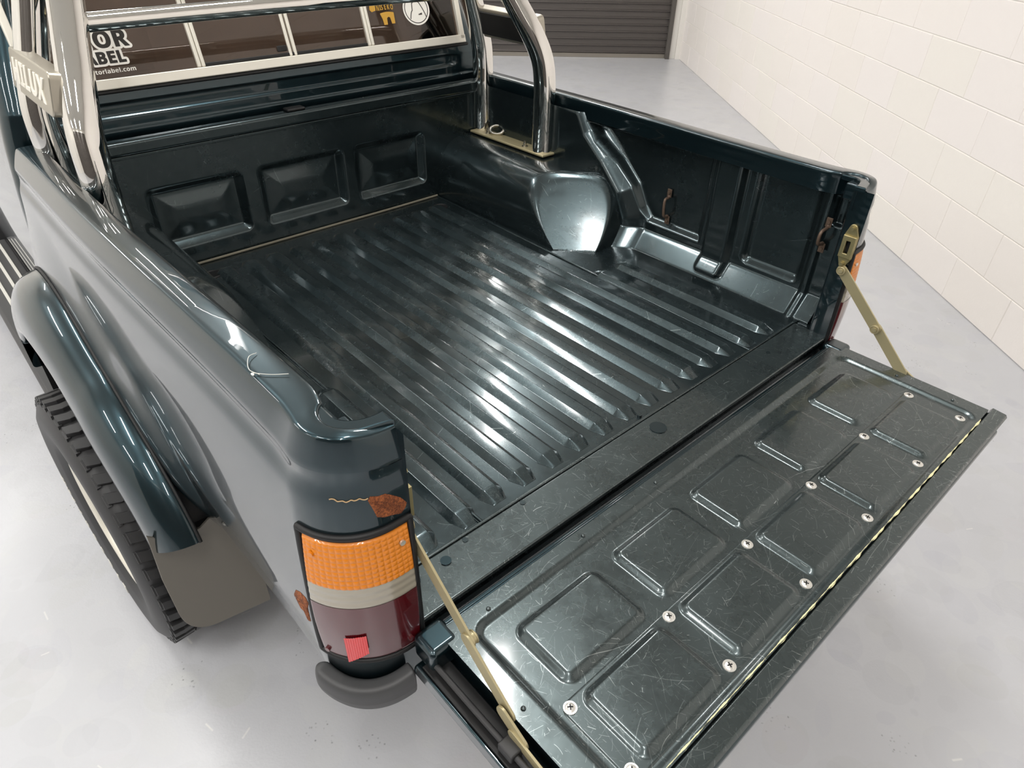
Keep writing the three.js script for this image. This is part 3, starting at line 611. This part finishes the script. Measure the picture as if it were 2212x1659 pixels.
for (const sg of [-1, 1]) {
  const wh = TG('wheel', 'all terrain tyre with white raised letters on a light alloy rim'); wh.position.set(sg * WX, G + YC, ZC);
  wh.rotation.y = (sg > 0 ? Math.PI : 0) - sg * 0.06;
  part('tyre', WG.tyre, M.rubber, wh); part('rim', WG.rim, M.alloy, wh, 'pale alloy wheel rim');
  const zig = (w, l, k) => { const s = new THREE.Shape(); s.moveTo(-w / 2, -l / 2 + k); s.lineTo(0, -l / 2); s.lineTo(w / 2, -l / 2 + k * 0.4); s.lineTo(w / 2, l / 2 - k * 0.6); s.lineTo(0, l / 2 - k); s.lineTo(-w / 2, l / 2); s.closePath(); return new THREE.ExtrudeGeometry(s, { depth: 0.013, bevelEnabled: true, bevelSize: 0.001, bevelThickness: 0.001, bevelSegments: 1 }); };
  const NB = 46;
  const sh = zig(0.05, 0.034, 0.008).translate(0, 0, R0()), ce = zig(0.042, 0.036, -0.010).translate(0, 0, R0());
  const edge = new THREE.BoxGeometry(0.010, 0.030, 0.034).translate(0, 0, R0() - 0.014);
  for (let k = 0; k < NB; k++) for (const [x, g, ph] of [[-0.083, sh, 0], [-0.030, ce, 0.5], [0.028, ce, 0.0], [0.083, sh, 0.5]]) {
    const b = part('tread_block', g, M.rubber, wh); b.rotation.x = (k + ph) / NB * Math.PI * 2; b.position.x = x; if (x > 0) b.rotation.z = 0;
  }
  for (let k = 0; k < NB; k++) { const e = part('shoulder_lug', edge, M.rubber, wh); e.rotation.x = k / NB * Math.PI * 2; e.position.x = -0.108; }
  // raised white letters on the outer sidewall
  const word = 'BFGoodrich'; let ang = 3.3;
  for (const ch of word) {
    if (ch === ' ') { ang += 0.10; continue; }
    const g = new TextGeometry(ch, { font, size: 0.036, depth: 0.0025, curveSegments: 4 }); g.computeBoundingBox(); const w = g.boundingBox.max.x; g.translate(-w / 2, -0.017, 0);
    g.translate(0, 0.312, 0); g.rotateY(-Math.PI / 2); g.translate(-0.1285, 0, 0);
    const m = part('sidewall_letter', g, M.letter, wh, 'raised white sidewall letter'); m.rotation.x = ang; ang += (w + 0.020) / 0.312;
  }
}
function R0() { return RT - 0.0135; }

/* --- roll bar */
const bar = TG('roll_bar', 'chrome tubular roll bar over the front of the bed');
for (const sg of [-1, 1]) {
  const R = 0.0365, by = WT + 0.006;
  part('rear_leg', tube([[sg * 0.685, by, -1.13], [sg * 0.685, 0.28, -1.13], [sg * 0.685, 0.36, -1.13], [sg * 0.684, 0.44, -1.131], [sg * 0.678, 0.51, -1.142], [sg * 0.660, 0.58, -1.172], [sg * 0.637, 0.65, -1.215], [sg * 0.613, 0.72, -1.258], [sg * 0.588, 0.80, -1.305], [sg * 0.57, 0.86, -1.34]], R, 140, 40), M.chrome, bar);
  part('front_leg', tube([[sg * 0.700, by, -1.465], [sg * 0.700, 0.30, -1.465], [sg * 0.700, 0.38, -1.466], [sg * 0.701, 0.44, -1.467], [sg * 0.697, 0.50, -1.468], [sg * 0.681, 0.57, -1.470], [sg * 0.660, 0.64, -1.472], [sg * 0.638, 0.71, -1.472], [sg * 0.61, 0.80, -1.472], [sg * 0.585, 0.88, -1.472]], R, 120, 40), M.chrome, bar);
  part('base_plate', merge(box(sg > 0 ? 0.645 : -0.728, sg > 0 ? 0.728 : -0.645, WT - 0.002, WT + 0.006, -1.478, -1.085, 0.003)), M.zinc, bar, 'zinc plated base plate on the wheel house');
  for (const z of [-1.40, -1.2, -1.185]) part('plate_bolt', merge(cyl(0.011, 0.002, 20).translate(0, 0.001, 0), cyl(0.007, 0.012, 6).translate(0, 0.006, 0), cyl(0.004, 0.02, 10).translate(0, 0.01, 0)).translate(sg * (z === -1.185 ? 0.715 : 0.668), WT + 0.006, z), M.steel, bar);
  const tg = new THREE.TorusGeometry(0.026, 0.006, 10, 30).scale(1, 0.7, 1).rotateY(Math.PI / 2).rotateZ(-sg * 0.9).rotateY(0.5);
  part('eye_ring', tg.translate(sg * 0.690, WT + 0.020, -1.375), M.steel, bar);
  // name plate between the legs
  const pz0 = -1.52, pz1 = -1.165, s = new THREE.Shape(), r = 0.012;
  const q = (a, b) => [a, b];
  const W2 = 0.176, H2 = 0.042;
  s.moveTo(-W2 + r, -H2); s.lineTo(W2 - r, -H2); s.quadraticCurveTo(W2, -H2, W2, -H2 + r); s.lineTo(W2, H2 - r); s.quadraticCurveTo(W2, H2, W2 - r, H2); s.lineTo(-W2 + r, H2); s.quadraticCurveTo(-W2, H2, -W2, H2 - r); s.lineTo(-W2, -H2 + r); s.quadraticCurveTo(-W2, -H2, -W2 + r, -H2);
  const pg = new THREE.ExtrudeGeometry(s, { depth: 0.034, bevelEnabled: true, bevelSize: 0.003, bevelThickness: 0.003, bevelSegments: 2 });
  plateInto((m) => { m.position.set(sg * 0.676, 0.580, -1.345); m.rotation.order = 'YXZ'; m.rotation.y = sg * Math.PI / 2; m.rotation.x = -0.2; }, pg);
}
function plateInto(put, pg) {
  // the plate and its letters are one part: letters proud of the face
  const tgx = new TextGeometry('HILUX', { font, size: 0.050, depth: 0.003, curveSegments: 4, bevelEnabled: true, bevelSize: 0.0008, bevelThickness: 0.0008, bevelSegments: 1 });
  tgx.computeBoundingBox(); const bb = tgx.boundingBox; tgx.translate(-(bb.max.x + bb.min.x) / 2, -(bb.max.y + bb.min.y) / 2, 0.036); tgx.scale(1.40, 1.0, 1);
  put(part('name_plate', pg, new THREE.MeshStandardMaterial({ color: 0xb7b1a4, metalness: 0.9, roughness: 0.38 }), bar, 'brushed metal name plate between the roll bar legs'));
  put(part('plate_lettering', tgx, M.whiteTrim, bar, 'raised pale letters on the name plate'));
  put(part('plate_back', box(-0.145, 0.145, -0.036, 0.036, -0.008, 0.0, 0.004), M.black, bar));
}
part('cross_tube', tube([[-0.620, 0.700, -1.262], [-0.3, 0.703, -1.262], [0, 0.704, -1.262], [0.3, 0.703, -1.262], [0.620, 0.700, -1.262]], 0.020, 60, 28), M.chrome, bar);
part('top_tube', tube([[-0.57, 0.86, -1.34], [-0.52, 0.90, -1.36], [-0.4, 0.915, -1.37], [0.4, 0.915, -1.37], [0.52, 0.90, -1.36], [0.57, 0.86, -1.34]], 0.0365, 100, 32), M.chrome, bar);

/* --- cab */
const CABX = smoothTab([[-0.30, 0.775], [-0.17, 0.80], [0.0, 0.812], [0.2, 0.803], [0.33, 0.79], [0.42, 0.778], [0.52, 0.758], [0.66, 0.722], [0.84, 0.672], [0.94, 0.625], [0.985, 0.55], [1.0, 0.40]], 80);
const cabX = (y) => interp(CABX, y);
const cabZ = (y) => -1.548 - 0.30 * Math.max(0, y - 0.47);
const WIN = { x: 0.682, y0: 0.505, y1: 0.855 };
const rowsY = []; for (let y = -0.30; y < 0.34; y += 0.02) rowsY.push(y); for (let y = 0.34; y < 0.50; y += 0.003) rowsY.push(y); rowsY.push(0.505); for (let y = 0.525; y < 0.85; y += 0.02) rowsY.push(y); rowsY.push(0.855); for (let y = 0.87; y <= 1.0; y += 0.01) rowsY.push(y);
const colQ = [];  // columns: [kind, t]
for (let i = 0; i < 12; i++) colQ.push(['L', i / 12]); for (let i = 0; i < 12; i++) colQ.push(['cl', i / 12]);
colQ.push(['r', -1.0]); for (let i = 0; i <= 90; i++) colQ.push(['w', lerp(-1, 1, i / 90)]); colQ.push(['r', 1.0]);
for (let i = 11; i >= 0; i--) colQ.push(['cr', i / 12]); for (let i = 11; i >= 0; i--) colQ.push(['R', i / 12]);
const cabGeo = grid(colQ.length - 1, rowsY.length - 1, (u, v, i, j) => {
  const y = rowsY[j], X = cabX(y), Z = cabZ(y), r = 0.055, [k, t] = colQ[i]; let x, z;
  if (k === 'L' || k === 'R') { x = X; z = lerp(-3.3, Z - r, t); if (k === 'L') x = -x; }
  else if (k === 'cl' || k === 'cr') { const a = t * Math.PI / 2; x = X - r + r * Math.cos(a); z = Z - r + r * Math.sin(a); if (k === 'cl') x = -x; }
  else if (k === 'r') { x = t * (X - r); z = Z; }
  else { x = t * Math.min(WIN.x, X - r - 0.003); z = Z; }
  if (k === 'w') z -= 0.007 * sstep(0.001, -0.005, sdRR(x, y, -0.9, 0.64, 0.432, 0.470, 0.012)) - 0.004 * sstep(0.405, 0.40, y) ;
  return [x, y, z, x, y];
}, (i, j) => !(rowsY[j] >= WIN.y0 - 0.001 && rowsY[j + 1] <= WIN.y1 + 0.001 && colQ[i][0] === 'w' && colQ[i + 1][0] === 'w'));
const sideWin = (sg) => merge(grid(40, 24, (u, v) => { const y = lerp(0.47, 0.86, v), a = lerp(-3.0 + 0.55 * v, -1.86 - 0.08 * v, u); return [sg * (cabX(y) + 0.0025), y, a, u, v]; }), grid(40, 1, (u, v) => { const y = 0.47 - 0.018 * v; return [sg * (cabX(y) + 0.004), y, lerp(-3.0, -1.86, u), u, v]; }));
const cab = T('cab_body', cabGeo, M.paint, 'dark green cab behind the bed');
part('cab_roof', grid(20, 20, (u, v) => [lerp(-0.40, 0.40, u), 1.0 + 0.012 * Math.sin(u * Math.PI), lerp(-3.3, cabZ(1.0), v)]), M.paint, cab);
for (const sg of [-1, 1]) part('side_window', sideWin(sg), new THREE.MeshPhysicalMaterial({ color: 0x17191a, roughness: 0.05, clearcoat: 1 }), cab, 'dark side window of the cab');
part('cab_front_closure', box(-0.78, 0.78, -0.3, 0.62, -3.35, -3.3, 0.01), M.paint, cab);
// bonnet and nose, ahead of the cab
T('front_body', merge(box(-0.80, 0.80, -0.42, 0.22, -4.55, -3.3, 0.08), box(-0.74, 0.74, 0.1, 0.30, -4.45, -3.28, 0.08)), M.paint, 'dark green bonnet and front wings');
T('chassis', merge(box(-0.42, -0.34, -0.30, -0.16, -4.3, -0.05, 0.01), box(0.34, 0.42, -0.30, -0.16, -4.3, -0.05, 0.01), box(-0.62, 0.62, -0.10, -0.03, -1.50, -0.05, 0.01), cyl(0.045, 1.3, 20).rotateZ(1.5708).translate(0, YC, ZC), new THREE.SphereGeometry(0.13, 20, 14).translate(0, YC, ZC), box(-0.78, 0.78, -0.30, -0.2, -3.4, -1.6, 0.02)), M.black, 'black chassis rails and rear axle');
for (const sg of [-1, 1]) {
  const wh = TG('wheel', 'front wheel of the truck'); wh.position.set(sg * 0.82, G + YC, -3.75); if (sg > 0) wh.rotation.y = Math.PI;
  part('tyre', WG.tyre, M.rubber, wh); part('rim', WG.rim, M.alloy, wh);
  const sb = T('side_step', merge(box(sg > 0 ? 0.76 : -0.93, sg > 0 ? 0.93 : -0.76, -0.45, -0.41, -3.2, -1.68, 0.012)), M.plastic, 'side step under the cab with pale tread strips');
  for (const x of [0.80, 0.84, 0.88]) part('tread_strip', box(sg * x - 0.006, sg * x + 0.006, -0.411, -0.404, -3.15, -1.70, 0.002), M.letter, sb);
}

/* --- rear window of the cab */
const win = TG('rear_window', 'sliding rear window in a pale aluminium frame');
const tiltA = Math.atan(0.30); // lean of the glass
function onWin(x, y, off = 0) { return [x, y, cabZ(y) + off]; }
function winBar(x0, x1, y0, y1, d0, d1) {             // bar lying in the leaning window plane
  const g = box(x0, x1, 0, y1 - y0, d0, d1, 0.003); g.applyMatrix4(new THREE.Matrix4().makeRotationX(-tiltA)); 
  g.translate(0, y0, cabZ(y0)); return g;
}
part('window_frame', merge(winBar(-0.69, 0.69, 0.500, 0.526, -0.012, 0.012), winBar(-0.69, 0.69, 0.845, 0.865, -0.012, 0.012), winBar(-0.69, -0.672, 0.51, 0.86, -0.012, 0.012), winBar(0.668, 0.688, 0.51, 0.86, -0.012, 0.012)), M.whiteTrim, win, 'pale aluminium window frame');
part('window_seal', merge(winBar(-0.70, 0.70, 0.491, 0.500, -0.012, 0.009)), M.black, win);
for (const x of [-0.262, -0.250, 0.020, 0.036, 0.298, 0.310]) part('mullion', winBar(x - 0.0052, x + 0.0052, 0.526, 0.85, -0.008, x > -0.2 && x < 0.1 ? 0.003 : 0.008), M.whiteTrim, win, 'narrow pale aluminium window bar');
for (const [a, b] of [[-0.672, -0.265], [-0.246, 0.016], [0.041, 0.294], [0.314, 0.668]]) part('pane', winBar(a, b, 0.524, 0.85, -0.003, -0.0005), M.glass, win, 'dark tinted window pane');
part('lower_seal', winBar(-0.246, 0.294, 0.526, 0.536, -0.004, 0.002), M.black, win);
part('window_catch', winBar(-0.02, 0.012, 0.540, 0.556, -0.001, 0.004), M.black, win);
T('cab_interior', merge(box(-0.66, 0.66, 0.1, 0.95, -1.80, -1.77, 0.01)), M.cabin, 'brownish grey cab interior behind the window');

/* --- stickers on the glass */
function sticker(name, x0, x1, y0, y1, w, h, draw, label) {
  const t = canvasTex(w, h, (g) => { g.clearRect(0, 0, w, h); draw(g, w, h); });
  const g = new THREE.PlaneGeometry(x1 - x0, y1 - y0); g.rotateX(-tiltA); const yc = (y0 + y1) / 2; g.translate((x0 + x1) / 2, yc, cabZ(yc) + 0.0012);
  part(name, g, new THREE.MeshStandardMaterial({ map: t, transparent: true, alphaTest: 0.5, roughness: 0.5, side: THREE.DoubleSide }), win, label);
}
sticker('lettering_sticker', -0.548, -0.368, 0.546, 0.650, 1020, 640, (g, w, h) => {
  g.lineJoin = 'round'; g.textBaseline = 'alphabetic';
  const put = (txt, x, y, px, sx) => { g.save(); g.translate(x, y); g.scale(sx, 1); g.font = `bold ${px}px sans-serif`; g.lineWidth = 80; g.strokeStyle = '#efece4'; g.strokeText(txt, 0, 0); g.restore(); };
  const fill = (txt, x, y, px, sx) => { g.save(); g.translate(x, y); g.scale(sx, 1); g.font = `bold ${px}px sans-serif`; g.lineWidth = 14; g.strokeStyle = '#26231f'; g.fillStyle = '#26231f'; g.strokeText(txt, 0, 0); g.fillText(txt, 0, 0); g.restore(); };
  put('TOR', 40, 330, 330, 1.05); put('ABEL', 40, 560, 235, 1.0); fill('TOR', 40, 330, 330, 1.05); fill('ABEL', 40, 560, 235, 1.0);
}, 'white outlined lettering sticker');
sticker('lettering_sticker', -0.530, -0.380, 0.534, 0.550, 900, 110, (g) => { g.font = 'bold 100px sans-serif'; g.fillStyle = '#efece4'; g.fillText('torlabel.com', 10, 82); }, 'small white web address lettering');
sticker('animal_sticker', 0.325, 0.425, 0.575, 0.645, 640, 460, (g) => {
  g.fillStyle = '#c99a3c'; g.strokeStyle = '#c99a3c'; g.lineJoin = 'round';
  g.beginPath(); g.moveTo(30, 60); g.lineTo(90, 20); g.lineTo(130, 50); g.lineTo(170, 40); g.lineTo(165, 150); g.lineTo(60, 175); g.lineTo(20, 130); g.closePath(); g.fill();
  g.font = 'bold 140px sans-serif'; [...'NISEKO'].forEach((ch, k) => { g.save(); g.translate(182 + [0, 84, 122, 196, 268, 348][k], 158 - 10 * Math.sin(k * 0.6)); g.scale(0.72, 1); g.fillText(ch, 0, 0); g.restore(); });
  g.beginPath(); g.moveTo(250, 215); g.quadraticCurveTo(420, 170, 590, 215); g.lineTo(580, 430); g.lineTo(500, 430); g.lineTo(480, 310); g.quadraticCurveTo(440, 270, 400, 320); g.lineTo(390, 440); g.lineTo(300, 440); g.lineTo(290, 330); g.closePath(); g.fill();
}, 'yellow animal shaped place name sticker');
sticker('round_sticker', 0.455, 0.565, 0.565, 0.665, 512, 512, (g) => {
  g.fillStyle = '#f1eee6'; g.beginPath(); g.arc(256, 256, 250, 0, 7); g.fill(); g.strokeStyle = '#3a3632'; g.lineWidth = 14; g.beginPath(); g.arc(256, 256, 215, 0, 7); g.stroke();
  g.lineWidth = 16; g.beginPath(); g.moveTo(120, 400); g.quadraticCurveTo(140, 300, 175, 270); g.lineTo(190, 160); g.quadraticCurveTo(280, 100, 330, 170); g.quadraticCurveTo(400, 300, 420, 390); g.stroke();
  g.fillStyle = '#3a3632'; for (let k = 0; k < 3; k++) { g.beginPath(); g.moveTo(300 + k * 24, 350); g.arc(300 + k * 24, 350, 22 + k * 6, Math.PI, Math.PI * 1.5); g.closePath(); g.fill(); }
  g.font = '22px sans-serif'; g.lineWidth = 1;
}, 'round white sticker with a mountain outline');

/* --- loose thread on the bed rail */
{
  const th = thing('thread', 'white thread lying across the near bed rail', 'thread');
  const pts = [[-0.742, 0.409, -0.215], [-0.748, 0.410, -0.235], [-0.736, 0.411, -0.262], [-0.722, 0.409, -0.268]], p2 = [[-0.748, 0.4085, -0.226], [-0.73, 0.409, -0.205], [-0.712, 0.410, -0.190]];
  part('strand', merge(tube(pts, 0.0005, 30, 5), tube(p2, 0.0005, 20, 5), new THREE.SphereGeometry(0.002, 8, 6).scale(1, 0.6, 2).translate(-0.749, 0.409, -0.222)), M.letter, th).position.y = G;
}

renderer.render(scene, camera);
